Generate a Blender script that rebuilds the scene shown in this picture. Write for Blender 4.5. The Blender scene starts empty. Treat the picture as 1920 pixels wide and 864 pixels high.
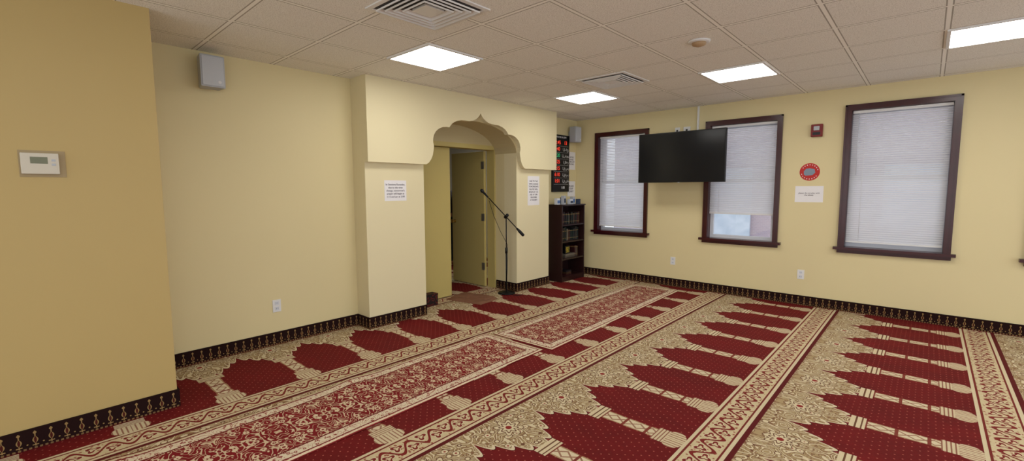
import bpy, bmesh, math, random
from mathutils import Vector, Matrix
random.seed(7)
S=bpy.context.scene
try:
    S.view_settings.view_transform='Standard'
except Exception: pass
pi=math.pi
# ------------------------------------------------------------------ node helpers
def lin(c):
    return tuple(((v/255)/12.92 if v/255<=.04045 else ((v/255+.055)/1.055)**2.4) for v in c)+(1,)
class G:
    def __init__(s,name):
        s.mat=bpy.data.materials.new(name); s.mat.use_nodes=True
        s.t=s.mat.node_tree; s.n=s.t.nodes; s.l=s.t.links
        s.b=s.n['Principled BSDF']
        s.tc=s.n.new('ShaderNodeTexCoord')
    def put(s,sock,v):
        if isinstance(v,(int,float)): sock.default_value=v
        elif isinstance(v,tuple):
            sock.default_value=v if len(v)==len(sock.default_value) else v[:len(sock.default_value)]
        else: s.l.new(v,sock)
    def m(s,op,a,b=None,c=None):
        n=s.n.new('ShaderNodeMath'); n.operation=op
        s.put(n.inputs[0],a)
        if b is not None: s.put(n.inputs[1],b)
        if c is not None: s.put(n.inputs[2],c)
        return n.outputs[0]
    def add(s,a,b): return s.m('ADD',a,b)
    def sub(s,a,b): return s.m('SUBTRACT',a,b)
    def mul(s,a,b): return s.m('MULTIPLY',a,b)
    def lt(s,a,b): return s.m('LESS_THAN',a,b)
    def gt(s,a,b): return s.m('GREATER_THAN',a,b)
    def ab(s,a): return s.m('ABSOLUTE',a)
    def mod(s,a,b): return s.m('FLOORED_MODULO',a,b)
    def rng(s,x,a,b): return s.mul(s.gt(x,a),s.lt(x,b))
    def both(s,a,b): return s.mul(a,b)
    def tri(s,x,p,ph=0.0):  # distance to nearest multiple of p
        f=s.mod(s.sub(x,ph),p); return s.m('MINIMUM',f,s.sub(p,f))
    def xyz(s,which='Object'):
        n=s.n.new('ShaderNodeSeparateXYZ'); s.l.new(s.tc.outputs[which],n.inputs[0]); return n.outputs
    def vec(s,x,y,z=0.0):
        n=s.n.new('ShaderNodeCombineXYZ'); s.put(n.inputs[0],x); s.put(n.inputs[1],y); s.put(n.inputs[2],z); return n.outputs[0]
    def noise(s,v,sc,det=2.0,dist=0.0,rough=.5):
        n=s.n.new('ShaderNodeTexNoise'); n.inputs['Scale'].default_value=sc; n.inputs['Detail'].default_value=det
        n.inputs['Distortion'].default_value=dist; n.inputs['Roughness'].default_value=rough
        s.l.new(v if v is not None else s.tc.outputs['Object'],n.inputs['Vector']); return n.outputs['Fac']
    def vor(s,v,sc,feat='F1'):
        n=s.n.new('ShaderNodeTexVoronoi'); n.feature=feat; n.inputs['Scale'].default_value=sc
        s.l.new(v if v is not None else s.tc.outputs['Object'],n.inputs['Vector']); return n.outputs['Distance']
    def mix(s,f,a,b):
        n=s.n.new('ShaderNodeMix'); n.data_type='RGBA'
        s.put(n.inputs[0],f); s.put(n.inputs[6],a); s.put(n.inputs[7],b); return n.outputs[2]
    def col(s,c,rough=.6,metal=0.0,spec=.3):
        s.put(s.b.inputs['Base Color'],c); s.put(s.b.inputs['Roughness'],rough); s.b.inputs['Metallic'].default_value=metal
        s.b.inputs['Specular IOR Level'].default_value=spec
    def bump(s,h,st=.3,d=.002):
        n=s.n.new('ShaderNodeBump'); n.inputs['Strength'].default_value=st; n.inputs['Distance'].default_value=d
        s.put(n.inputs['Height'],h); s.l.new(n.outputs[0],s.b.inputs['Normal'])
def plain(name,rgb,rough=.5,metal=0.0,var=.06,sc=12,spec=.3,bump=0):
    g=G(name); c=lin(rgb); d=tuple(v*(1-var*2) for v in c[:3])+(1,)
    n=g.noise(None,sc,3)
    g.col(g.mix(n,c,d),rough,metal,spec)
    if bump: g.bump(g.noise(None,sc*10,2),bump,.002)
    return g.mat
def paint(name,rgb,var=.05):
    g=G(name); c=lin(rgb); d=tuple(v*(1-var) for v in c[:3])+(1,)
    g.col(g.mix(g.noise(None,1.3,3),c,d),.5,0,.3)
    g.bump(g.noise(None,180,2),.12,.001)
    return g.mat
# ------------------------------------------------------------------ materials
M={}
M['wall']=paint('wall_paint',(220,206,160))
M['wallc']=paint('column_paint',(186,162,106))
M['recess']=paint('recess_shaded_paint',(190,175,134))  # wall paint darkened: the recess's shade is put into its colour
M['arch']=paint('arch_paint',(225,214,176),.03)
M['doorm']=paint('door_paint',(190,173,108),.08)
M['mahog']=plain('mahogany',(66,16,21),.24,0,.2,8,.5)
M['shelfw']=plain('dark_wood',(44,20,20),.35,0,.2,10,.5)
M['black']=plain('black_plastic',(14,14,16),.35)
M['blackm']=plain('black_metal',(18,18,20),.3,.4)
M['white']=plain('white_plastic',(225,225,224),.4,0,.02)
M['grey']=plain('grey_plastic',(176,180,186),.45,0,.03)
M['nextw']=plain('next_room_paint',(215,213,202),.6,0,.03)
M['vinyl']=plain('white_vinyl',(210,214,222),.4,0,.03)
M['therm']=plain('thermostat_plastic',(205,198,182),.5,0,.02)
M['paper']=plain('paper',(232,230,232),.8,0,.02)
M['ink']=plain('ink',(60,50,70),.8)
M['steel']=plain('steel',(150,148,140),.35,.8)
M['brass']=plain('brass',(180,140,60),.3,.8)
M['redp']=plain('red_plastic',(120,22,24),.4)
M['redsign']=plain('red_print',(190,50,46),.6)
M['bluesign']=plain('blue_print',(132,148,164),.6)
def emis(name,rgb,st):
    g=G(name); g.put(g.b.inputs['Base Color'],(0.02,0.02,0.02,1)); g.put(g.b.inputs['Emission Color'],lin(rgb)); g.b.inputs['Emission Strength'].default_value=st
    n=g.noise(None,3,1); g.put(g.b.inputs['Roughness'],g.add(g.mul(n,.1),.4)); return g.mat
M['ledred']=emis('led_red',(255,64,36),1.1)
M['ledgreen']=emis('led_green',(60,210,130),.6)
M['panel']=emis('light_diffuser',(255,252,246),14)
M['boardw']=plain('board_print',(225,225,225),.6)
g=G('tv_screen'); g.col(g.mix(g.noise(None,2),(.006,.007,.009,1),(.010,.011,.013,1)),.16,0,.3); M['screen']=g.mat
g=G('lcd'); g.col(g.mix(g.noise(None,30),lin((120,122,96)),lin((104,106,84))),.3); M['lcd']=g.mat
g=G('window_glass')
tr=g.n.new('ShaderNodeBsdfTransparent'); gl=g.n.new('ShaderNodeBsdfGlossy'); gl.inputs['Roughness'].default_value=.02
mx=g.n.new('ShaderNodeMixShader'); mx.inputs[0].default_value=.07
tr.inputs[0].default_value=(.96,.98,1,1)
g.l.new(tr.outputs[0],mx.inputs[1]); g.l.new(gl.outputs[0],mx.inputs[2]); g.l.new(mx.outputs[0],g.n['Material Output'].inputs[0]); M['glass']=g.mat
g=G('blind_slat')
g.col(lin((232,232,230)),.5)
tl=g.n.new('ShaderNodeBsdfTranslucent'); g.put(tl.inputs[0],g.mix(g.noise(None,2.5,2),lin((240,240,244)),lin((212,216,228))))
mx=g.n.new('ShaderNodeMixShader'); mx.inputs[0].default_value=.5
g.l.new(g.b.outputs[0],mx.inputs[1]); g.l.new(tl.outputs[0],mx.inputs[2]); g.l.new(mx.outputs[0],g.n['Material Output'].inputs[0]); M['slat']=g.mat
g=G('brick'); bt=g.n.new('ShaderNodeTexBrick'); bt.inputs['Scale'].default_value=7
bt.inputs['Color1'].default_value=lin((172,152,160)); bt.inputs['Color2'].default_value=lin((162,144,154)); bt.inputs['Mortar'].default_value=lin((176,166,172))
x,y,z=g.xyz(); g.l.new(g.vec(x,z,0.0),bt.inputs['Vector']); g.col(g.mix(g.mul(g.noise(None,2.5,3),.5),bt.outputs[0],lin((126,126,146))),.9); M['brick']=g.mat
g=G('building_window_paint'); g.col(g.mix(g.noise(None,2.6,3,1.0),lin((206,212,222)),lin((132,150,174))),.5); M['bwin']=g.mat
# ceiling tiles
GX,GY,P=-3.63,2.33,.61
g=G('ceiling_tile'); x,y,z=g.xyz()
dx=g.tri(x,P,GX); dy=g.tri(y,P,GY); d=g.m('MINIMUM',dx,dy)
base=g.mix(g.gt(g.noise(None,150,2),.56),lin((240,239,234)),lin((214,212,206)))
edge=g.mix(g.lt(d,.020),base,lin((166,162,154)))  # grey band paints the grid bars' shadow onto the tiles
edge=g.mix(g.lt(d,.012),edge,lin((246,245,240)))
g.col(edge,.85); g.bump(g.add(g.mul(g.noise(None,120,2),.3),g.mul(g.lt(d,.012),.8)),.35,.003); M['ceil']=g.mat
# ---- carpet
def carpet():
    CR=lin((136,20,24)); CR2=lin((82,9,13)); CRM=lin((220,206,170)); BR=lin((108,72,50))
    g=G('prayer_carpet'); X,Y,Z=g.xyz()
    lx=g.mod(g.add(X,.72),1.30); k=g.m('FLOOR',g.m('DIVIDE',g.add(X,.72),1.30))
    ph=g.add(g.sub(.33,g.mul(g.rng(k,-.5,.5),.13)),g.mul(g.rng(k,-3.5,-2.5),.08))
    dp=g.tri(g.sub(Y,ph),.56); dn=g.sub(.28,dp)
    su=g.tri(lx,.07); sv=g.tri(dp,.056)
    su2=g.tri(g.add(lx,.035),.07); sv2=g.tri(g.add(dp,.028),.056)
    r1=g.m('SQRT',g.add(g.mul(su,su),g.mul(sv,sv))); r2=g.m('SQRT',g.add(g.mul(su2,su2),g.mul(sv2,sv2)))
    dots=g.m('MAXIMUM',g.lt(r1,.0042),g.lt(r2,.0042))
    red=g.mix(g.noise(g.vec(g.mul(X,.6),Y),3.2,4,.3,.75),CR,CR2)
    red=g.mix(g.mul(g.noise(None,30,3),.35),red,lin((70,6,10)))
    field=g.mix(dots,red,lin((176,98,84)))
    av=g.vec(lx,dp,g.mul(k,3.1))
    n1=g.noise(av,6.5,0,1.6); n2=g.noise(av,20,1,.8)
    f1=g.m('FRACT',g.mul(n1,8)); q=g.ab(g.sub(f1,.5))
    leaf=g.lt(g.ab(g.sub(g.m('FRACT',g.mul(n2,5)),.5)),.16)
    vd=g.vor(av,13)
    sp=g.mix(g.noise(av,5,2),lin((188,167,126)),lin((162,136,96)))
    sp=g.mix(leaf,sp,lin((138,104,74)))
    sp=g.mix(g.lt(q,.24),sp,BR); sp=g.mix(g.lt(q,.17),sp,CRM)
    sp=g.mix(g.lt(vd,.30),sp,BR); sp=g.mix(g.lt(vd,.25),sp,CRM); sp=g.mix(g.lt(vd,.10),sp,lin((150,66,56)))
    rr=g.m('SQRT',g.add(g.m('POWER',g.sub(lx,.15),2),g.mul(dp,dp)))
    an=g.m('ARCTAN2',g.sub(lx,.15),dp)
    pet=g.add(.075,g.mul(g.m('COSINE',g.mul(an,8)),.018))
    sp=g.mix(g.lt(rr,g.add(pet,.008)),sp,BR); sp=g.mix(g.lt(rr,pet),sp,CRM); sp=g.mix(g.lt(g.ab(g.sub(rr,g.mul(pet,.65))),.006),sp,BR); sp=g.mix(g.lt(rr,.02),sp,lin((140,40,36)))
    b=g.add(g.add(.12,g.mul(g.m('POWER',g.m('MAXIMUM',dn,.0),.85),.96)),g.mul(g.ab(g.m('SINE',g.mul(dn,42))),.065))
    da=g.sub(lx,b)
    c=g.mix(g.gt(da,0.0),sp,field)
    c=g.mix(g.lt(g.ab(g.add(da,.010)),.012),c,lin((224,210,176)))
    c=g.mix(g.rng(da,.002,.008),c,lin((60,14,12)))
    pw=g.add(.050,g.mul(g.ab(g.m('SINE',g.mul(lx,20))),.004))
    pil=g.both(g.lt(dp,pw),g.rng(lx,.44,.94))
    cap=g.both(g.lt(dp,.088),g.rng(lx,.43,.51))
    zz=g.ab(g.sub(g.m('FRACT',g.mul(lx,12)),.5))
    pilc=g.mix(g.lt(g.ab(g.sub(dp,g.mul(zz,.066))),.007),lin((222,208,174)),lin((160,120,96)))
    pilc=g.mix(g.gt(dp,.043),pilc,lin((176,142,106)))
    bandm=g.lt(g.tri(lx,.15,.06),.009); pilc=g.mix(bandm,pilc,lin((130,60,48)))
    wd=g.m('SQRT',g.m('MAXIMUM',g.sub(1.0,g.m('POWER',g.m('DIVIDE',g.sub(lx,.980),.066),2)),0.0))
    dome=g.lt(dp,g.mul(wd,.098))
    blk=g.both(g.lt(dp,.076),g.rng(lx,.86,.935))
    domc=g.mix(g.lt(g.m('FRACT',g.add(g.mul(dp,42),.25)),.34),lin((216,200,164)),lin((156,112,90)))
    blkc=g.mix(g.lt(g.m('FRACT',g.mul(lx,50)),.35),lin((216,200,164)),lin((146,98,78)))
    capc=g.mix(g.rng(lx,.455,.465),lin((220,204,168)),BR); capc=g.mix(g.rng(lx,.487,.495),capc,BR)
    c=g.mix(pil,c,pilc); c=g.mix(cap,c,capc); c=g.mix(dome,c,domc); c=g.mix(blk,c,blkc)
    bx=g.sub(lx,1.04); PR=.17
    s1=g.mul(g.m('SINE',g.mul(Y,2*pi/PR)),.048)
    vine=g.lt(g.ab(g.sub(g.sub(bx,.115),s1)),.013)
    def flower(cxx,phs):
        dxx=g.sub(bx,cxx); f=g.mod(g.add(g.sub(Y,phs),PR/2),PR); dyy=g.sub(f,PR/2)
        r=g.m('SQRT',g.add(g.mul(dxx,dxx),g.mul(dyy,dyy))); a=g.m('ARCTAN2',dyy,dxx)
        return r,g.add(.028,g.mul(g.m('COSINE',g.add(g.mul(a,3),1.0)),.011))
    ra,pa=flower(.088,PR*.25); rb,pb_=flower(.142,PR*.75)
    lf=g.vor(g.vec(bx,Y),38)
    bandc=g.mix(g.noise(g.vec(bx,Y),60,1),lin((218,204,168)),lin((200,180,136)))
    bandc=g.mix(g.lt(lf,.28),bandc,lin((156,92,72)))
    bandc=g.mix(vine,bandc,lin((124,34,32)))
    for r_,p_ in ((ra,pa),(rb,pb_)):
        bandc=g.mix(g.lt(r_,g.add(p_,.007)),bandc,lin((218,204,168)))
        bandc=g.mix(g.lt(r_,p_),bandc,lin((124,34,32))); bandc=g.mix(g.lt(r_,g.mul(p_,.5)),bandc,lin((214,198,160)))
    bc=g.mix(g.rng(bx,.033,.197),lin((216,202,166)),bandc)
    bc=g.mix(g.rng(bx,.020,.033),bc,lin((118,36,32))); bc=g.mix(g.rng(bx,.197,.208),bc,lin((118,36,32)))
    bc=g.mix(g.gt(bx,.230),bc,lin((92,16,20)))
    c=g.mix(g.gt(bx,0.0),c,bc)
    c=g.mix(g.mul(g.noise(None,150,3),.32),c,(0.05,.02,.015,1))
    g.col(c,.75,0,.12); g.bump(g.noise(None,400,2),.4,.004); return g.mat
M['carpet']=carpet()
def rugm():
    g=G('runner_rug'); x,y,z=g.xyz()
    hw=.37
    ex=g.sub(hw,g.ab(x)); ey=g.sub(1.60,g.ab(y)); e=g.m('MINIMUM',ex,ey)
    ax_=g.ab(x); yy=g.tri(y,.62)
    v=g.vec(ax_,yy,0.0)
    f1=g.m('FRACT',g.mul(g.noise(v,10,1,1.4),8))
    fl=g.lt(g.ab(g.sub(f1,.5)),.13)
    vd=g.vor(v,17)
    fc=g.mix(g.noise(None,3),lin((136,30,36)),lin((108,20,26)))
    fc=g.mix(fl,fc,lin((208,186,154)))
    fc=g.mix(g.lt(vd,.34),fc,lin((216,196,164))); fc=g.mix(g.lt(vd,.19),fc,lin((124,32,36))); fc=g.mix(g.lt(vd,.08),fc,lin((222,202,170)))
    bd=g.vor(g.vec(x,y,.5),22)
    bn=g.lt(g.ab(g.sub(g.m('FRACT',g.mul(g.noise(g.vec(x,y,.2),16,1,.8),6)),.5)),.10)
    bcol=g.mix(bn,lin((222,208,180)),lin((166,104,92))); bcol=g.mix(g.lt(bd,.22),bcol,lin((144,66,62))); bcol=g.mix(g.lt(bd,.09),bcol,lin((226,212,180)))
    c=g.mix(g.lt(e,.115),fc,bcol)
    c=g.mix(g.rng(e,.108,.120),c,lin((104,22,26)))
    c=g.mix(g.rng(e,.028,.040),c,lin((120,28,32)))
    c=g.mix(g.lt(e,.022),c,lin((220,204,170)))
    c=g.mix(g.lt(e,.005),c,lin((130,36,38)))
    c=g.mix(g.mul(g.noise(None,150,3),.24),c,(0.05,.02,.015,1))
    g.col(c,.8,0,.1); g.bump(g.noise(None,400,2),.3,.003); return g.mat
M['rug']=rugm()
# ---- baseboard strip
g=G('baseboard_strip'); x,y,z=g.xyz(); s_=g.add(x,y); BP=.066
d=g.tri(s_,BP)
wv=g.mul(g.m('SINE',g.m('MAXIMUM',g.m('MINIMUM',g.mul(g.sub(z,.034),pi/.045),pi),0.0)),.012)
vase=g.lt(d,wv)
stem=g.both(g.lt(d,.0025),g.rng(z,.02,.11))
bud=g.lt(g.m('SQRT',g.add(g.mul(d,d),g.m('POWER',g.sub(z,.100),2))),.0075)
foot=g.both(g.lt(d,.013),g.rng(z,.024,.030))
d2=g.tri(s_,BP,BP/2); mid=g.lt(g.m('SQRT',g.add(g.mul(d2,d2),g.m('POWER',g.sub(z,.036),2))),.004)
mk=g.m('MAXIMUM',g.m('MAXIMUM',vase,stem),g.m('MAXIMUM',g.m('MAXIMUM',bud,foot),mid))
c=g.mix(mk,lin((34,17,16)),lin((146,118,76)))
inn=g.lt(d,g.mul(wv,.5)); c=g.mix(inn,c,lin((72,28,24)))
low=g.mix(g.lt(g.tri(s_,.022),.006),lin((50,20,18)),lin((120,94,62)))
c=g.mix(g.lt(z,.016),c,low); c=g.mix(g.lt(z,.005),c,lin((80,14,18)))
g.col(c,.9,0,.1); M['bb']=g.mat
g=G('brown_towel'); g.col(g.mix(g.noise(None,14,3),lin((138,100,78)),lin((108,76,58))),.95,0,.05); g.bump(g.noise(None,200,3),.6,.006); M['towel']=g.mat
g=G('tissue_pattern'); g.col(g.mix(g.gt(g.noise(None,40,2),.55),lin((26,14,14)),lin((90,26,22))),.7); M['tbox']=g.mat

# ------------------------------------------------------------------ geometry helpers
def link(o): S.collection.objects.link(o); return o
def mobj(name,verts,faces,mat,parent=None,smooth=False,bevel=0):
    me=bpy.data.meshes.new(name); me.from_pydata([tuple(v) for v in verts],[],faces); me.update()
    bm=bmesh.new(); bm.from_mesh(me); bmesh.ops.recalc_face_normals(bm,faces=bm.faces)
    if bevel: bmesh.ops.bevel(bm,geom=bm.edges[:],offset=bevel,segments=2,affect='EDGES',profile=.6)
    bm.to_mesh(me); bm.free()
    me.materials.append(mat)
    if smooth:
        for p in me.polygons: p.use_smooth=True
    o=link(bpy.data.objects.new(name,me))
    if parent: o.parent=parent
    return o
BF=[(0,1,3,2),(4,6,7,5),(0,4,5,1),(2,3,7,6),(0,2,6,4),(1,5,7,3)]
def bv(lo,hi): return [(x,y,z) for x in (lo[0],hi[0]) for y in (lo[1],hi[1]) for z in (lo[2],hi[2])]
def boxes(name,lst,mat,parent=None,bevel=0):
    vs=[];fs=[]
    for lo,hi in lst:
        lo2=tuple(min(a,b) for a,b in zip(lo,hi)); hi2=tuple(max(a,b) for a,b in zip(lo,hi))
        o=len(vs); vs+=bv(lo2,hi2); fs+=[tuple(i+o for i in f) for f in BF]
    return mobj(name,vs,fs,mat,parent,False,bevel)
def box(name,lo,hi,mat,parent=None,bevel=0): return boxes(name,[(lo,hi)],mat,parent,bevel)
def each(name,lst,mat,parent=None,bevel=0):
    for lo,hi in lst: box(name,lo,hi,mat,parent,bevel)
def empty(name,loc,label,cat,group=None):
    o=link(bpy.data.objects.new(name,None)); o.location=loc; o.empty_display_size=.1
    o['label']=label; o['category']=cat
    if group: o['group']=group
    return o
def tag(o,label,cat,group=None):
    o['label']=label; o['category']=cat
    if group: o['group']=group
    return o
def st(o): o['kind']='structure'; return o
def tube(name,pts,r,mat,parent=None,seg=12,radii=None):
    vs=[];fs=[];n=len(pts); pts=[Vector(p) for p in pts]
    for i,p in enumerate(pts):
        d=(pts[min(i+1,n-1)]-pts[max(i-1,0)]).normalized()
        a=d.cross(Vector((0,0,1)));
        if a.length<.05: a=d.cross(Vector((0,1,0)))
        a.normalize(); b=d.cross(a); rr=radii[i] if radii else r
        for j in range(seg):
            t=2*pi*j/seg; vs.append(p+a*math.cos(t)*rr+b*math.sin(t)*rr)
    for i in range(n-1):
        for j in range(seg):
            fs.append((i*seg+j,i*seg+(j+1)%seg,(i+1)*seg+(j+1)%seg,(i+1)*seg+j))
    fs.append(tuple(range(seg))); fs.append(tuple((n-1)*seg+j for j in range(seg)))
    return mobj(name,vs,fs,mat,parent,True)
def text(name,body,size,mat,parent,origin,face,align='CENTER',ext=.0006,spacing=1.0):
    cu=bpy.data.curves.new(name,'FONT'); cu.body=body; cu.size=size; cu.align_x=align; cu.align_y='CENTER'; cu.extrude=ext; cu.space_line=spacing
    to=bpy.data.objects.new(name+'_tmp',cu); S.collection.objects.link(to); bpy.context.view_layer.update()
    me=bpy.data.meshes.new_from_object(to.evaluated_get(bpy.context.evaluated_depsgraph_get()))
    bpy.data.objects.remove(to); 
    if face=='X': R=Matrix(((0,0,1),(1,0,0),(0,1,0)))
    else: R=Matrix(((1,0,0),(0,0,-1),(0,1,0)))
    me.transform(R.to_4x4()); me.materials.clear(); me.materials.append(mat)
    o=link(bpy.data.objects.new(name,me)); o.location=origin; o.parent=parent; return o
def extr_poly(name,poly,x0,x1,mat,parent=None):
    n=len(poly)
    vs=[(x0,a,b) for a,b in poly]+[(x1,a,b) for a,b in poly]
    fs=[tuple(range(n)),tuple(range(2*n-1,n-1,-1))]+[(i,(i+1)%n,(i+1)%n+n,i+n) for i in range(n)]
    return mobj(name,vs,fs,mat,parent)

# ------------------------------------------------------------------ room shell
H=2.659; XW=-4.594; YW=6.713; XC=-3.769; YC=.68
XP=-4.354; XB=-4.284
f=mobj('floor',[(-9,-3.2,0),(4,-3.2,0),(4,7.1,0),(-9,7.1,0),(-9,-3.2,-.1),(4,-3.2,-.1),(4,7.1,-.1),(-9,7.1,-.1)],[(0,1,2,3),(7,6,5,4),(0,4,5,1),(1,5,6,2),(2,6,7,3),(3,7,4,0)],M['carpet']); st(f)
st(box('ceiling',(-9,-3.2,H),(4,7.1,H+.1),M['ceil']))
def wallY(name,x0,x1,y0,y1,holes,mat):
    xs=sorted({x0,x1}|{h[0] for h in holes}|{h[1] for h in holes}); l=[]
    for a,b in zip(xs[:-1],xs[1:]):
        zs=[(0,H)]
        for h in holes:
            if h[0]<=a+1e-6 and h[1]>=b-1e-6: zs=[(0,h[2]),(h[3],H)]
        for z0,z1 in zs:
            if z1-z0>.001: l.append(((a,y0,z0),(b,y1,z1)))
    return boxes(name,l,mat)
WIN=[(-4.20,-3.25,.77,2.41,.86),(-2.38,-1.43,.765,2.42,1.13),(-.775,.205,.765,2.45,.84),(.745,1.70,.765,2.45,.84)]
st(wallY('wall_back',-4.78,4,YW,YW+.24,[(w[0]+.052,w[1]-.052,w[2]+.02,w[3]-.052) for w in WIN],M['wall']))
st(boxes('wall_left',[((XW-.186,YC,0),(XW,3.25,H)),((XW-.186,4.87,0),(XW,YW,H)),((XW-.186,3.25,2.45),(XW,4.87,H))],M['wall']))
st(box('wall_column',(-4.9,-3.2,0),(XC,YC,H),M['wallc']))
st(boxes('wall_next_room',[((-8.6,1.0,0),(-8.5,7.0,H)),((-8.6,6.95,0),(-4.78,7.05,H)),((-8.6,1.0,0),(-4.78,1.1,H))],M['nextw']))
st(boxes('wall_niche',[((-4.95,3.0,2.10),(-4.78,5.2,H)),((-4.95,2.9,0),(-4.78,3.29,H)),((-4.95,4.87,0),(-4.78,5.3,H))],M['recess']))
CY=4.11
st(box('wall_pillar_near',(XW,2.50,0),(XP,3.25,1.78),M['arch']))
st(box('wall_pillar_far',(XW,4.87,0),(XP,5.62,1.78),M['arch']))
half=[(.87,1.78),(.835,1.80),(.80,1.84),(.775,1.89),(.762,1.95),(.755,2.00),(.765,2.03),(.768,2.07),(.755,2.12),(.725,2.165),(.68,2.20),(.62,2.225),(.56,2.232),(.52,2.23),(.50,2.255),(.46,2.29),(.40,2.318),(.33,2.335),(.26,2.338),(.20,2.336),(.14,2.348),(.09,2.37),(.05,2.395),(.02,2.425),(0,2.455)]
poly=[(2.50,1.78)]+[(CY-w,z) for w,z in half]+[(CY+w,z) for w,z in half[-2::-1]]+[(5.72,1.78),(5.72,H),(2.50,H)]
st(extr_poly('wall_arch_front',poly,XP,XB,M['arch']))
st(boxes('wall_arch_body',[((XW,2.50,1.78),(XP,3.25,H)),((XW,4.87,1.78),(XP,5.72,H))],M['arch']))
vl=[(4.87,2.0)]+[(4.06+.81*math.cos(t*pi/24),2.0+.36*math.sin(t*pi/24)) for t in range(1,24)]+[(3.25,2.0),(3.25,H),(4.87,H)]
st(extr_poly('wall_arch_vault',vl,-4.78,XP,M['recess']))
hb=.125; tb=.012
def bb(name,lo,hi): st(box(name,lo,hi,M['bb']))
bb('baseboard_column',(XC,-3,0),(XC+tb,YC+tb,hb))
bb('baseboard_column_end',(XW,YC,0),(XC,YC+tb,hb))
bb('baseboard_left',(XW,YC+tb,0),(XW+tb,2.5-tb,hb))
bb('baseboard_pillar_side',(XW,2.5-tb,0),(XP,2.5,hb))
bb('baseboard_pillar_near',(XP,2.5-tb,0),(XP+tb,3.25,hb))
bb('baseboard_jamb',(-4.76,4.87-tb,0),(XP,4.87,hb))
bb('baseboard_pillar_far',(XP,4.87-tb,0),(XP+tb,5.62+tb,hb))
bb('baseboard_left_far',(XW,5.64,0),(XW+tb,YW-tb,hb))
bb('baseboard_back',(XW,YW-tb,0),(3.6,YW,hb))
# ------------------------------------------------------------------ windows + blinds
def frame_boxes(x0,x1,z0,z1,w,ya,yb):
    return [((x0,ya,z0),(x0+w,yb,z1)),((x1-w,ya,z0),(x1,yb,z1)),((x0+w,ya,z1-w),(x1-w,yb,z1)),((x0+w,ya,z0),(x1-w,yb,z0+w))]
for i,(x0,x1,z0,z1,zb) in enumerate(WIN):
    y=YW
    cas=frame_boxes(x0,x1,z0,z1,.057,y-.024,y)[:3]
    cas+= [((x0-.006,y-.034,z0),(x0+.014,y,z1+.006)),((x1-.014,y-.034,z0),(x1+.006,y,z1+.006)),((x0-.006,y-.034,z1-.014),(x1+.006,y,z1+.006))]
    cas+= [((x0+.052,y,z0),(x0+.060,y+.2,z1-.052)),((x1-.060,y,z0),(x1-.052,y+.2,z1-.052)),((x0+.052,y,z1-.060),(x1-.052,y+.2,z1-.052))]
    w=st(boxes('window_%d'%(i+1),cas,M['mahog'])); w['label']='double-hung window with dark mahogany casing'
    boxes('sill',[((x0-.045,y-.065,z0-.01),(x1+.045,y+.2,z0+.022)),((x0-.01,y-.025,z0-.05),(x1+.01,y,z0-.01))],M['mahog'],w)
    xa,xb=x0+.060,x1-.060
    zm=(z0+z1)/2
    boxes('sash',frame_boxes(xa,xb,z0+.022,zm+.02,.045,y+.10,y+.14),M['vinyl'],w)
    boxes('sash',frame_boxes(xa,xb,zm-.02,z1-.055,.045,y+.15,y+.19),M['vinyl'],w)
    box('glass',(xa+.04,y+.118,z0+.06),(xb-.04,y+.122,zm-.02),M['glass'],w)
    box('glass',(xa+.04,y+.168,zm+.02),(xb-.04,y+.172,z1-.10),M['glass'],w)
    b=empty('window_blind',(0.5*(xa+xb),y+.045,zb),'white mini blind lowered inside a mahogany window frame' if i!=1 else 'white mini blind raised a little above the sill, behind the television','window blind','mini blinds on the window wall')
    W=(xb-xa)/2-.005; top=z1-.062-zb
    box('head_rail',(-W,-.018,top-.03),(W,.018,top),M['white'],b,.002)
    vs=[];fs=[];n=int((top-.05)/.0252)
    for s in range(n):
        zc=.022+s*.0252+.01
        o=len(vs)
        for (dy,dz) in ((-.011,-.0115),(-.0070,0.0),(.006,.0115)):
            vs+=[(-W,dy,zc+dz),(W,dy,zc+dz)]
        fs+=[(o,o+1,o+3,o+2),(o+2,o+3,o+5,o+4)]
    mobj('slats',vs,fs,M['slat'],b)
    box('bottom_rail',(-W,-.011,0),(W,.011,.018),M['white'],b,.002)
    tube('lift_cord',[(-W+.12,-.014,top-.03),(-W+.12,-.014,.02)],.0015,M['white'],b,6)
    tube('tilt_wand',[(-W+.06,-.022,top-.03),(-W+.06,-.024,top-.75)],.004,M['vinyl'],b,6)
bld=tag(box('brick_building',(-6,10.5,-3),(5,10.8,6),M['brick']),'pale brick wall of the neighbouring building','building')
box('building_window',(-3.6,10.44,-.2),(-2.75,10.5,1.9),M['bwin'],bld)
box('building_window',(-.6,10.44,.2),(.4,10.5,1.9),M['bwin'],bld)
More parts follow.
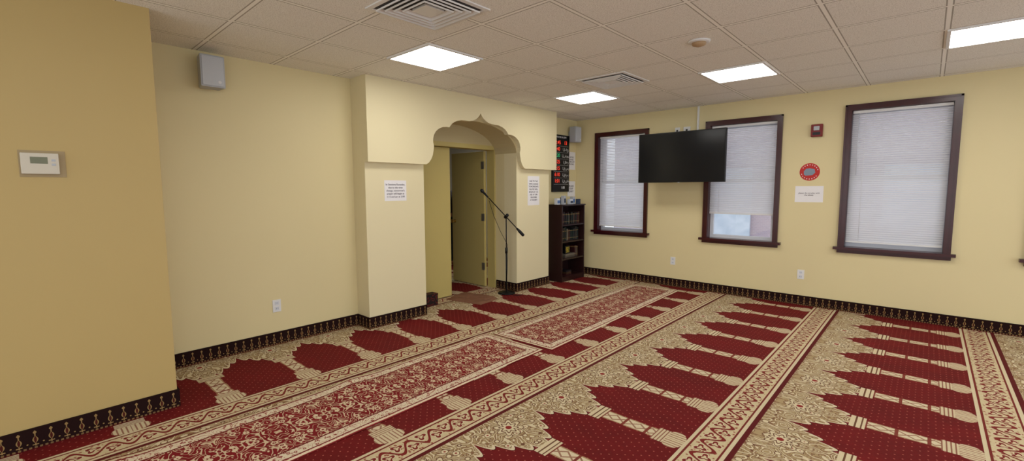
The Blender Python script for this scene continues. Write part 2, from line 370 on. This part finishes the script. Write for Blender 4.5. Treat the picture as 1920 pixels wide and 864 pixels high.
# ------------------------------------------------------------------ ceiling lights
def clight(cx,cy,mat='panel'):
    e=empty('ceiling_light',(cx,cy,H),'square recessed ceiling light panel glowing white','ceiling light','square ceiling light panels')
    q=.303; boxes('frame',[((-q,-q,-.012),(q,-q+.022,0)),((-q,q-.022,-.012),(q,q,0)),((-q,-q+.022,-.012),(-q+.022,q-.022,0)),((q-.022,-q+.022,-.012),(q,q-.022,0))],M['white'],e)
    box('diffuser',(-q+.022,-q+.022,-.008),(q-.022,q-.022,-.002),M[mat],e)
cell=lambda i,j:(GX+P*(i+.5),GY+P*(j+.5))
for i,j in [(0,0),(0,4),(3,4),(6,4),(6,0),(3,-4),(6,-4),(9,-1),(9,4)]:
    clight(*cell(i,j))
clight(-6.2,5.6)  # unseen panel, added to brighten the next room
def vent(cx,cy,lab):
    e=empty('ceiling_vent',(cx,cy,H),lab,'air vent','ceiling air diffusers')
    vs=[];fs=[]
    def ring(a,za,b,zb):
        o=len(vs)
        for (q,z) in ((a,za),(b,zb)):
            vs.extend([(-q,-q,z),(q,-q,z),(q,q,z),(-q,q,z)])
        for i in range(4): fs.append((o+i,o+(i+1)%4,o+4+(i+1)%4,o+4+i))
    ring(.285,0,.285,-.008); ring(.285,-.008,.255,-.010); ring(.255,-.010,.245,-.002)
    for k_,q in enumerate((.235,.195,.155,.115)):
        ring(q,-.024,q-.026,-.006); ring(q,-.024,q-.003,-.0245); ring(q,-.024,q+.004,-.016)
    o=len(vs); q=.075; vs+=[(-q,-q,-.020),(q,-q,-.020),(q,q,-.020),(-q,q,-.020)]; fs.append((o,o+1,o+2,o+3)); ring(.075,-.020,.07,-.004)
    mobj('louvre',vs,fs,M['white'],e)
    box('gap_shadow_plate',(-.25,-.25,-.004),(.25,.25,-.001),plain('vent_shadow',(105,104,104),.8),e)  # grey sheet standing in for the shade between the louvres
vent(-2.60,4.48,'white square ceiling air diffuser with nested louvres')
vent(-2.46,1.90,'white square ceiling air diffuser near the light panel')
sm=empty('smoke_detector',(-1.42,3.77,H),'round beige smoke detector on the ceiling tile','smoke detector')
def lathe(name,prof,mat,parent,seg=28):
    vs=[];fs=[];n=len(prof)
    for r,z in prof:
        for j in range(seg): vs.append((r*math.cos(2*pi*j/seg),r*math.sin(2*pi*j/seg),z))
    for i in range(n-1):
        for j in range(seg): fs.append((i*seg+j,i*seg+(j+1)%seg,(i+1)*seg+(j+1)%seg,(i+1)*seg+j))
    fs.append(tuple(range(seg))); fs.append(tuple((n-1)*seg+j for j in range(seg)))
    return mobj(name,vs,fs,mat,parent,True)
lathe('base',[(.085,0),(.085,-.008),(.07,-.014)],M['white'],sm)
lathe('sensor',[(.055,-.014),(.05,-.03),(.025,-.04),(.005,-.042)],plain('beige_plastic',(180,150,115)),sm)
# ------------------------------------------------------------------ TV
tv=empty('television',(-2.585,6.28,1.575),'large black flat television mounted between two windows','television')
box('body',(-.61,0,0),(.61,.045,.70),M['black'],tv,.006)
box('screen',(-.598,-.003,.014),(.598,.001,.688),M['screen'],tv)
box('back_housing',(-.35,.045,.1),(.35,.08,.5),M['black'],tv,.01)
boxes('wall_mount',[((-.2,.08,.15),(-.16,.10,.6)),((.16,.08,.15),(.2,.10,.6)),((-.2,.09,.33),(.2,.11,.40)),((-.03,.11,.34),(.03,.405,.39)),((-.12,.405,.22),(.12,.43,.52))],M['blackm'],tv)
box('power_light',(-.012,-.006,-.004),(.012,.01,.004),M['grey'],tv)
cr=empty('cable_raceway',(-2.50,YW,2.2),'white cable raceway running from the ceiling behind the television','cable raceway')
box('channel',(-.013,-.02,0),(.013,0,.459),M['white'],cr,.003)
for xx,w in ((-2.80,.035),(-2.66,.05)):
    o=empty('wall_jack',(xx,YW,2.33),'small white wall jack plate above the television','wall jack','wall jacks above the television')
    box('plate',(-w,-.012,-.055),(w,0,.055),M['white'],o,.003); box('socket',(-.012,-.02,-.02),(.012,-.012,.02),M['black'],o)
# ------------------------------------------------------------------ outlets
def outlet(loc,face):
    o=empty('power_outlet',loc,'white duplex power outlet on the cream wall','power outlet','wall outlets')
    if face=='Y': mp=lambda a,d,z:(a,-d,z)
    else: mp=lambda a,d,z:(d,a,z)
    box('cover_plate',mp(-.038,0,-.06),mp(.038,.006,.06),M['white'],o,.002)
    each('socket',[(mp(-.017,.006,.01),mp(.017,.009,.042)),(mp(-.017,.006,-.042),mp(.017,.009,-.01))],M['vinyl'],o)
    for zc in (.026,-.026):
        each('slot',[(mp(-.008,.009,zc-.006),mp(-.006,.0095,zc+.008)),(mp(.006,.009,zc-.006),mp(.008,.0095,zc+.008))],M['black'],o)
outlet((-2.815,YW,.395),'Y'); outlet((-1.145,YW,.395),'Y'); outlet((XW,1.655,.38),'X')
# ------------------------------------------------------------------ speakers
def speaker(loc,lab):
    o=empty('wall_speaker',loc,lab,'speaker','white wall speakers')
    box('bracket',(0,-.03,-.06),(.05,.03,.06),M['grey'],o)
    vs=[(.05,-.075,-.13),(.05,.075,-.13),(.05,.075,.13),(.05,-.075,.13),(.185,-.09,-.13),(.185,.09,-.13),(.185,.09,.13),(.185,-.09,.13)]
    mobj('cabinet',vs,[(0,1,2,3),(4,5,6,7),(0,1,5,4),(1,2,6,5),(2,3,7,6),(3,0,4,7)],M['grey'],o,False,.012)
    box('grille',(.184,-.078,-.118),(.190,.078,.118),plain('speaker_grille',(196,200,206),.7,0,.08,200),o,.004)
    lp=[(.192,.045+.012*math.cos(t*pi/8),-.085+.012*math.sin(t*pi/8)) for t in range(16)]
    mobj('logo_badge',lp,[tuple(range(16))],M['white'],o)
speaker((XW,1.19,2.47),'white box speaker high on the cream wall')
speaker((XW,6.50,2.40),'white box speaker high in the wall corner')
# ------------------------------------------------------------------ thermostat
t=empty('thermostat',(XC,.135,1.65),'beige rectangular thermostat on a tan backing plate','thermostat')
box('backing_plate',(0,-.095,-.075),(.004,.095,.075),plain('tan_plate',(165,145,108)),t,.001)
box('body',(.004,-.088,-.058),(.03,.066,.060),M['therm'],t,.004)
box('display',(.0295,-.050,.0),(.031,.02,.038),M['lcd'],t)
each('button',[((.03,.035,.014),(.033,.052,.026)),((.03,.035,-.01),(.033,.052,.002))],M['grey'],t)
box('vent_cover',(.0298,-.078,-.05),(.0315,.055,-.018),M['therm'],t)
# ------------------------------------------------------------------ fire alarm
a=empty('fire_alarm',(-1.055,YW,2.19),'red wall-mounted fire alarm strobe','fire alarm')
box('body',(-.06,-.045,-.075),(.06,0,.075),M['redp'],a,.008)
box('strobe_lens',(-.03,-.06,.0),(.03,-.045,.05),M['grey'],a,.005)
box('horn_grille',(-.04,-.047,-.055),(.04,-.045,-.02),M['black'],a)
rs=empty('round_sticker',(-1.11,YW,1.69),'round red warning sticker with a pale blue centre','sticker')
mobj('ring',[(.108*math.cos(2*pi*j/40),-.002,.108*math.sin(2*pi*j/40)) for j in range(40)],[tuple(range(40))],M['redsign'],rs)
mobj('centre_print',[(-.060,-.003,-.03),(-.045,-.003,-.045),(.03,-.003,-.04),(.060,-.003,-.01),(.050,-.003,.032),(.0,-.003,.046),(-.038,-.003,.040),(-.062,-.003,.01)],[tuple(range(8))],M['bluesign'],rs)
for k_ in range(20):
    if k_ in (9,10,19,0): continue
    an_=2*pi*k_/20; cx,cz=.088*math.cos(an_),.088*math.sin(an_); box('print_mark',(cx-.004,-.004,cz-.006),(cx+.004,-.003,cz+.006),M['paper'],rs)
def sheet(face,c,w,h,lab,body,size,mat=None,txt=None,sp=1.0):
    o=empty('paper_notice',c,lab,'paper notice')
    if face=='X': box('sheet',(0,-w/2,-h/2),(.0015,w/2,h/2),mat or M['paper'],o); text('lettering',body,size,txt or M['ink'],o,(.0022,0,0),'X',spacing=sp)
    else: box('sheet',(-w/2,-.0015,-h/2),(w/2,0,h/2),mat or M['paper'],o); text('lettering',body,size,txt or M['ink'],o,(0,-.0022,0),'Y',spacing=sp)
    return o
sheet('X',(XP,2.865,1.48),.28,.225,'white printed notice taped on the arch pillar',"In Sessions Ramadan,\ndue to the time\nchange, tomorrow's\nprayer will begin at\n1:15 and asr at 2:00",.029,sp=1.15)
sheet('X',(XP,5.25,1.465),.27,.43,'tall white printed notice taped on the far arch pillar',"DUE TO THE\nTIME CHANGE\nTOMORROW'S\nPRAYER WILL\nBEGIN AT 1:15\nASR AT 2:00\nMAGHRIB\nAT SUNSET",.033,sp=1.2)
sheet('Y',(-1.105,YW,1.415),.30,.20,'handwritten white notice below the round sticker',"please do not play with\nthe blinds",.024,sp=1.1)
sheet('X',(XW,6.565,1.97),.22,.30,'white printed notice beside the prayer clock',"NOTICE\nPLEASE\nTURN OFF\nPHONES",.036,sp=1.1)
sheet('X',(XW,6.565,1.49),.22,.26,'white printed notice above the bookshelf',"PLEASE\nKEEP\nQUIET",.045)
# ------------------------------------------------------------------ LED prayer clock
c=empty('prayer_time_clock',(XW,6.22,1.44),'black digital prayer time board with red numerals','wall clock')
box('case',(0,-.23,0),(.035,.23,.94),M['black'],c,.004)
text('heading','PRAYER ALARM',.040,M['boardw'],c,(.0358,0,.90),'X')
rows=[('12:45','13'),('5:40','40'),('1:20','2'),('4:25','25'),('6:15','15'),('6:10','10'),('1:01','01')]
for i,(l_,r_) in enumerate(rows):
    zz=.81-.105*i
    text('numerals',l_,.085,M['ledred'] if i!=2 else M['ledgreen'],c,(.0358,-.11,zz),'X')
    if i==0: text('numerals',r_,.085,M['ledred'],c,(.0358,.12,zz),'X')
    else: text('row_caption',['','\u0627\u0644\u0641\u062c\u0631','\u0627\u0644\u0634\u0631\u0648\u0642','\u0627\u0644\u0638\u0647\u0631','\u0627\u0644\u0639\u0635\u0631','\u0627\u0644\u0645\u063a\u0631\u0628','\u0627\u0644\u0639\u0634\u0627\u0621'][i],.06,M['boardw'],c,(.0358,.13,zz),'X')
text('numerals','1:88',.06,M['boardw'],c,(.0358,.05,.07),'X')
each('divider',[((.035,-.2,.755-.105*i),(.0356,.2,.757-.105*i)) for i in range(7)],M['boardw'],c)
# ------------------------------------------------------------------ bookshelf
SX,SY=-4.575,5.82; SD,SW,SH=.33,.64,1.24
b=empty('bookshelf',(SX,SY,0),'dark mahogany open bookshelf standing in the corner','bookshelf')
box('side_panel',(0,0,0),(SD,.022,SH-.02),M['shelfw'],b,.002)
box('side_panel',(0,SW-.022,0),(SD,SW,SH-.02),M['shelfw'],b,.002)
box('back_panel',(0,.022,.05),(.01,SW-.022,SH-.02),M['shelfw'],b)
box('top_board',(0,-.012,SH-.02),(SD+.012,SW+.012,SH),M['shelfw'],b,.003)
ZS=[.08,.37,.65,.92]
for z in ZS: box('shelf',(.01,.022,z-.02),(SD-.005,SW-.022,z),M['shelfw'],b)
box('plinth',(SD-.03,.022,0),(SD-.012,SW-.022,.06),M['shelfw'],b)
cols=[(28,24,30),(56,20,22),(22,36,34),(84,76,66),(36,32,54),(66,46,28),(104,96,84),(24,24,24),(52,50,46)]
bm_=[]
for i,cc in enumerate(cols):
    g=G('book_cover'); x,y,z=g.xyz()
    band=g.m('MAXIMUM',g.rng(z,.035,.042),g.rng(z,.15,.160)); g.col(g.mix(band,lin(cc),lin((136,112,66))),.5); bm_.append(g.mat)
def book(x,y,z,w,h,d,mat,grp,lab):
    prof=[(d,0.0),(d+.004,w*.25),(d+.005,w*.5),(d+.004,w*.75),(d,w),(0,w),(0,0.0)]
    n=len(prof); vs=[(a,b_,0) for a,b_ in prof]+[(a,b_,h) for a,b_ in prof]
    fs=[tuple(range(n)),tuple(range(2*n-1,n-1,-1))]+[(i,(i+1)%n,(i+1)%n+n,i+n) for i in range(n)]
    o=mobj('book',vs,fs,mat); o.location=(x,y,z); tag(o,lab,'book',grp)
    return o
for zz,grp in [(ZS[3],'books on the top shelf'),(ZS[2],'books on the second shelf')]:
    y=SY+.03
    while y<SY+SW-.065:
        w=random.uniform(.022,.042); h=random.uniform(.15,.225)
        book(SX+.07,y,zz+.0005,w,h,.17+random.uniform(-.01,.02),random.choice(bm_),grp,'upright hardcover book with gilt spine bands on the shelf')
        y+=w+.0015
yb=SY+.18
for i in range(2):
    o=box('book',(0,0,0),(.19,.27,.03),bm_[3+i*3]); o.location=(SX+.08,yb,ZS[1]+.0005+.031*i); tag(o,'hardcover book lying flat on the shelf','book','flat books on the third shelf')
o=empty('decorated_box',(SX+.20,yb+.09,ZS[1]+.062),'black and gold ornamented box on flat books','box')
box('case',(-.05,-.07,0),(.05,.07,.13),M['black'],o,.004)
gg=G('gold_print'); gg.col(gg.mix(gg.gt(gg.noise(None,60,2),.5),lin((200,170,60)),lin((70,80,30))),.4); box('emblem',(.05,-.045,.02),(.052,.045,.11),gg.mat,o)
y=SY+.47
for i in range(3):
    book(SX+.08,y,ZS[1]+.0005,.03,.18-.01*i,.17,bm_[(i*2+1)%9],'books on the third shelf','upright hardcover book beside the ornamented box'); y+=.032
for i in range(3):
    o=box('book',(0,0,0),(.2,.14,.025),bm_[(i*4+1)%9]); o.location=(SX+.08,SY+.2,ZS[0]+.0005+.026*i); tag(o,'hardcover book lying flat on the bottom shelf','book','flat books on the bottom shelf')
pb=[plain('print_blue',c_) for c_ in ((90,120,170),(60,70,90),(150,170,190))]
for i,(dx_,dy_,w,h) in enumerate([(.2,.06,.05,.10),(.24,.17,.035,.14),(.15,.26,.03,.11),(.24,.36,.05,.08),(.2,.48,.045,.12),(.25,.57,.035,.08)]):
    o=empty('carton',(SX+dx_,SY+dy_,SH),'small white and blue carton on top of the bookshelf','carton','small cartons on top of the bookshelf')
    box('box_body',(-.03,-w,0),(.03,w*.6,h),(M['vinyl'],M['grey'],pb[1])[i%3],o,.002)
    box('printed_band',(.030,-w*.9,h*.2),(.031,w*.5,h*.68),pb[i%2],o)
# ------------------------------------------------------------------ doors
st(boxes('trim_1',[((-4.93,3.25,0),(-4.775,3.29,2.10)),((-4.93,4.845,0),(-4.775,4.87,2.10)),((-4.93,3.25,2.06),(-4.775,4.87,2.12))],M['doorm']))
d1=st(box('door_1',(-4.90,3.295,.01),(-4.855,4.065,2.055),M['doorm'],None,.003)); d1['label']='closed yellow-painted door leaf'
d2=link(bpy.data.objects.new('door_2',None)); d2.location=(-4.945,4.84,.01); d2['kind']='structure'; d2['label']='open yellow-painted door leaf swung into the next room'
d2.rotation_euler=(0,0,math.radians(-1.5))
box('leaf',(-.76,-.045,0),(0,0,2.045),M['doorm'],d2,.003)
for z in (.25,1.0,1.78): 
    box('hinge',(-.05,-.055,z),(.010,-.0445,z+.11),M['steel'],d2)
tube('knob',[(-.70,-.045,.97),(-.70,-.06,.97),(-.70,-.075,.97),(-.70,-.10,.97),(-.70,-.105,.97)],.02,M['brass'],d2,16,[.03,.012,.012,.03,.015])
# ------------------------------------------------------------------ mic stand
mx_,my_=-4.40,4.70
m=empty('microphone_stand',(mx_,my_,0),'black boom microphone stand with round base beside the arch','microphone stand')
lathe('base',[(.125,0),(.125,.012),(.115,.02),(.03,.03),(.018,.045)],M['blackm'],m)
tube('pole',[(0,0,.03),(0,0,.62)],.011,M['blackm'],m)
tube('upper_pole',[(0,0,.6),(0,0,1.10)],.008,M['blackm'],m)
tube('clutch',[(0,0,.58),(0,0,.66)],.018,M['black'],m)
tube('boom_clamp',[(-.025,0,1.09),(.03,0,1.13)],.022,M['black'],m)
A0=Vector((.15,.135,.88)); B0=Vector((-.185,-.165,1.37))
tube('boom',[A0,B0],.007,M['blackm'],m)
dd=(A0-B0).normalized()
tube('counterweight',[A0-dd*.08,A0-dd*.02,A0+dd*.06,A0+dd*.07],.022,M['black'],m,14,[.012,.022,.022,.014])
mi=empty('microphone',(mx_+B0.x,my_+B0.y,B0.z),'black handheld microphone clipped on the boom arm','microphone')
u=-dd
tube('handle',[u*.004,u*.02,u*.10,u*.11],.015,M['blackm'],mi,14,[.009,.012,.016,.018])
tube('grille_head',[u*.108,u*.115,u*.135,u*.155,u*.163],.02,plain('mic_mesh',(50,50,54),.4,.6,.2,300),mi,16,[.016,.024,.026,.018,.006])
tube('cable',[(-.18,-.16,1.33),(-.12,-.13,1.12),(-.05,-.07,.90),(.012,.012,.7),(.016,.0,.35),(.03,-.03,.06),(.10,-.06,.008),(.2,-.02,.006),(.26,.05,.006)],.0035,M['black'],m,8)
# ------------------------------------------------------------------ towel + small box
def cloth(name,cx,cy,sx,sy,ang,z0,th,seed,mat):
    n=26; vs=[];fs=[]
    for j in range(n+1):
        for i in range(n+1):
            u_,v_=i/n*2-1,j/n*2-1
            x=u_*sx*(1+.04*math.sin(3*v_+seed)); y=v_*sy*(1+.04*math.sin(2.3*u_+seed*2))
            e_=min(1,(1-abs(u_))*8,(1-abs(v_))*8); e_=max(e_,0)
            z=z0+th*(e_**.5)*(.75+.25*math.sin(5*u_+2*v_+seed)*math.cos(4*v_))
            vs.append((cx+x*math.cos(ang)-y*math.sin(ang),cy+x*math.sin(ang)+y*math.cos(ang),z))
    for j in range(n):
        for i in range(n):
            a_=j*(n+1)+i; fs.append((a_,a_+1,a_+n+2,a_+n+1))
    return mobj(name,vs,fs,mat,None,True)
tw=cloth('folded_towel',0,0,.30,.21,.20,.002,.034,1.0,M['towel']); tw.location=(-4.52,4.14,0); tag(tw,'brown folded towel on the carpet in front of the doorway','towel')
tw2=cloth('top_fold',0.0,.06,.25,.12,.22,.026,.018,2.2,M['towel']); tw2.parent=tw
tb_=empty('tissue_box',(-4.70,3.56,0),'small dark red patterned box on the floor by the arch','box')
box('carton_body',(-.06,-.09,0),(.06,.09,.12),M['tbox'],tb_,.004); box('lid',(-.062,-.092,.12),(.062,.092,.15),M['tbox'],tb_,.004)
# ------------------------------------------------------------------ rugs
def rug(cx,cy,L,ang,seed,lab,bulge):
    hw_=.37; nx,ny=24,110; vs=[];fs=[]
    for j in range(ny+1):
        for i in range(nx+1):
            x=-hw_+2*hw_*i/nx; y=-L+2*L*j/ny
            z=.007+bulge*(max(0,math.sin(y*4.3+x*2+seed))**6)*(.5+.5*math.cos(x/hw_*2.0+seed))*min(1,(L-abs(y))*4)
            vs.append((x+.006*math.sin(y*3+seed),y,z))
    for j in range(ny):
        for i in range(nx):
            a_=j*(nx+1)+i; fs.append((a_,a_+1,a_+nx+2,a_+nx+1))
    o=mobj('runner_rug',vs,fs,M['rug'],None,True)
    md=o.modifiers.new('thick','SOLIDIFY'); md.thickness=.006; md.offset=-1
    o.location=(cx,cy,0); o.rotation_euler=(0,0,ang); tag(o,lab,'rug'); return o
rug(-2.925,4.87,1.60,math.radians(2.0),.5,'red and cream floral runner rug near the doorway',.004)
rug(-2.90,1.63,1.60,math.radians(1.2),2.0,'red and cream floral runner rug with small wrinkles',.018)
# ------------------------------------------------------------------ person in the next room
def skin(name,pts,edges,mat,parent,sub=2):
    me=bpy.data.meshes.new(name); me.from_pydata([p[0] for p in pts],edges,[]); o=link(bpy.data.objects.new(name,me)); o.parent=parent
    o.modifiers.new('s','SKIN')
    if not me.skin_vertices:
        bm=bmesh.new(); bm.from_mesh(me); bm.verts.layers.skin.verify(); bm.to_mesh(me); bm.free()
    for i,(v,p) in enumerate(zip(me.skin_vertices[0].data,pts)):
        r_=p[1]; v.radius=(r_,r_) if not isinstance(r_,tuple) else r_; v.use_root=(i==0)
    sb=o.modifiers.new('u','SUBSURF'); sb.levels=sub; sb.render_levels=sub
    me.materials.append(mat); return o
pe=empty('person',(-6.85,5.62,0),'person in dark jacket and trousers standing in the next room','person')
pe.rotation_euler=(0,0,math.radians(200))
skinm=plain('skin_tone',(150,105,80),.6)
pts=[((0,0,.93),(.15,.11)),((0,0,1.12),(.13,.10)),((0,0,1.32),(.17,.11)),((0,.01,1.46),(.07,.06)),((0,0,1.53),(.05,.055)),((0,-.01,1.60),(.072,.085)),((0,-.01,1.70),(.06,.07)),
 ((.18,0,1.40),.055),((.23,.02,1.14),.043),((.24,-.03,.90),.03),((.24,-.04,.82),.035),
 ((-.18,0,1.40),.055),((-.23,.02,1.14),.043),((-.24,-.03,.90),.03),((-.24,-.04,.82),.035),
 ((.09,0,.88),.085),((.10,-.01,.48),.058),((.10,.02,.09),.04),((.10,-.12,.035),.035),
 ((-.09,0,.88),.085),((-.10,-.01,.48),.058),((-.10,.02,.09),.04),((-.10,-.12,.035),.035)]
ed=[(0,1),(1,2),(2,3),(3,4),(4,5),(5,6),(2,7),(7,8),(8,9),(9,10),(2,11),(11,12),(12,13),(13,14),(0,15),(15,16),(16,17),(17,18),(0,19),(19,20),(20,21),(21,22)]
skin('body',pts,ed,skinm,pe)
grow=lambda r_,q:(r_[0]+q,r_[1]+q) if isinstance(r_,tuple) else r_+q
ji=[0,1,2,3,7,8,9,11,12,13]; mp_={o:i for i,o in enumerate(ji)}
skin('jacket',[(pts[i][0],grow(pts[i][1],.022)) for i in ji],[(mp_[a_],mp_[b_]) for a_,b_ in ed if a_ in mp_ and b_ in mp_],plain('jacket_cloth',(62,60,66),.9),pe)
ti=[0,15,16,17,19,20,21]; mp_={o:i for i,o in enumerate(ti)}
skin('trousers',[(pts[i][0],grow(pts[i][1],.02)) for i in ti],[(mp_[a_],mp_[b_]) for a_,b_ in ed if a_ in mp_ and b_ in mp_],plain('trouser_cloth',(22,24,24),.9),pe)
skin('hair',[((0,.02,1.66),(.075,.08)),((0,.0,1.73),(.06,.07))],[(0,1)],plain('hair_dark',(20,16,14),.7),pe)
box('nose',(-.012,-.115,1.60),(.012,-.085,1.635),skinm,pe,.004)
# ------------------------------------------------------------------ world + camera
w=bpy.data.worlds.new('world'); S.world=w; w.use_nodes=True
bg=w.node_tree.nodes['Background']; bg.inputs[0].default_value=(.93,.97,1,1); bg.inputs[1].default_value=1.85
cam=bpy.data.cameras.new('camera'); co=link(bpy.data.objects.new('camera',cam)); S.camera=co
A,p,ro=math.radians(42.384),math.radians(5.276),math.radians(-.217)
R=Vector((math.cos(A),math.sin(A),0)); F=Vector((-math.sin(A)*math.cos(p),math.cos(A)*math.cos(p),-math.sin(p))); U=R.cross(F)
cx=R*math.cos(ro)+U*math.sin(ro); cy=-R*math.sin(ro)+U*math.cos(ro)
mt=Matrix((cx,cy,-F)).transposed().to_4x4(); mt.translation=Vector((0,0,1.5)); co.matrix_world=mt
cam.sensor_width=36; cam.lens=854/1920*36; cam.clip_start=.05
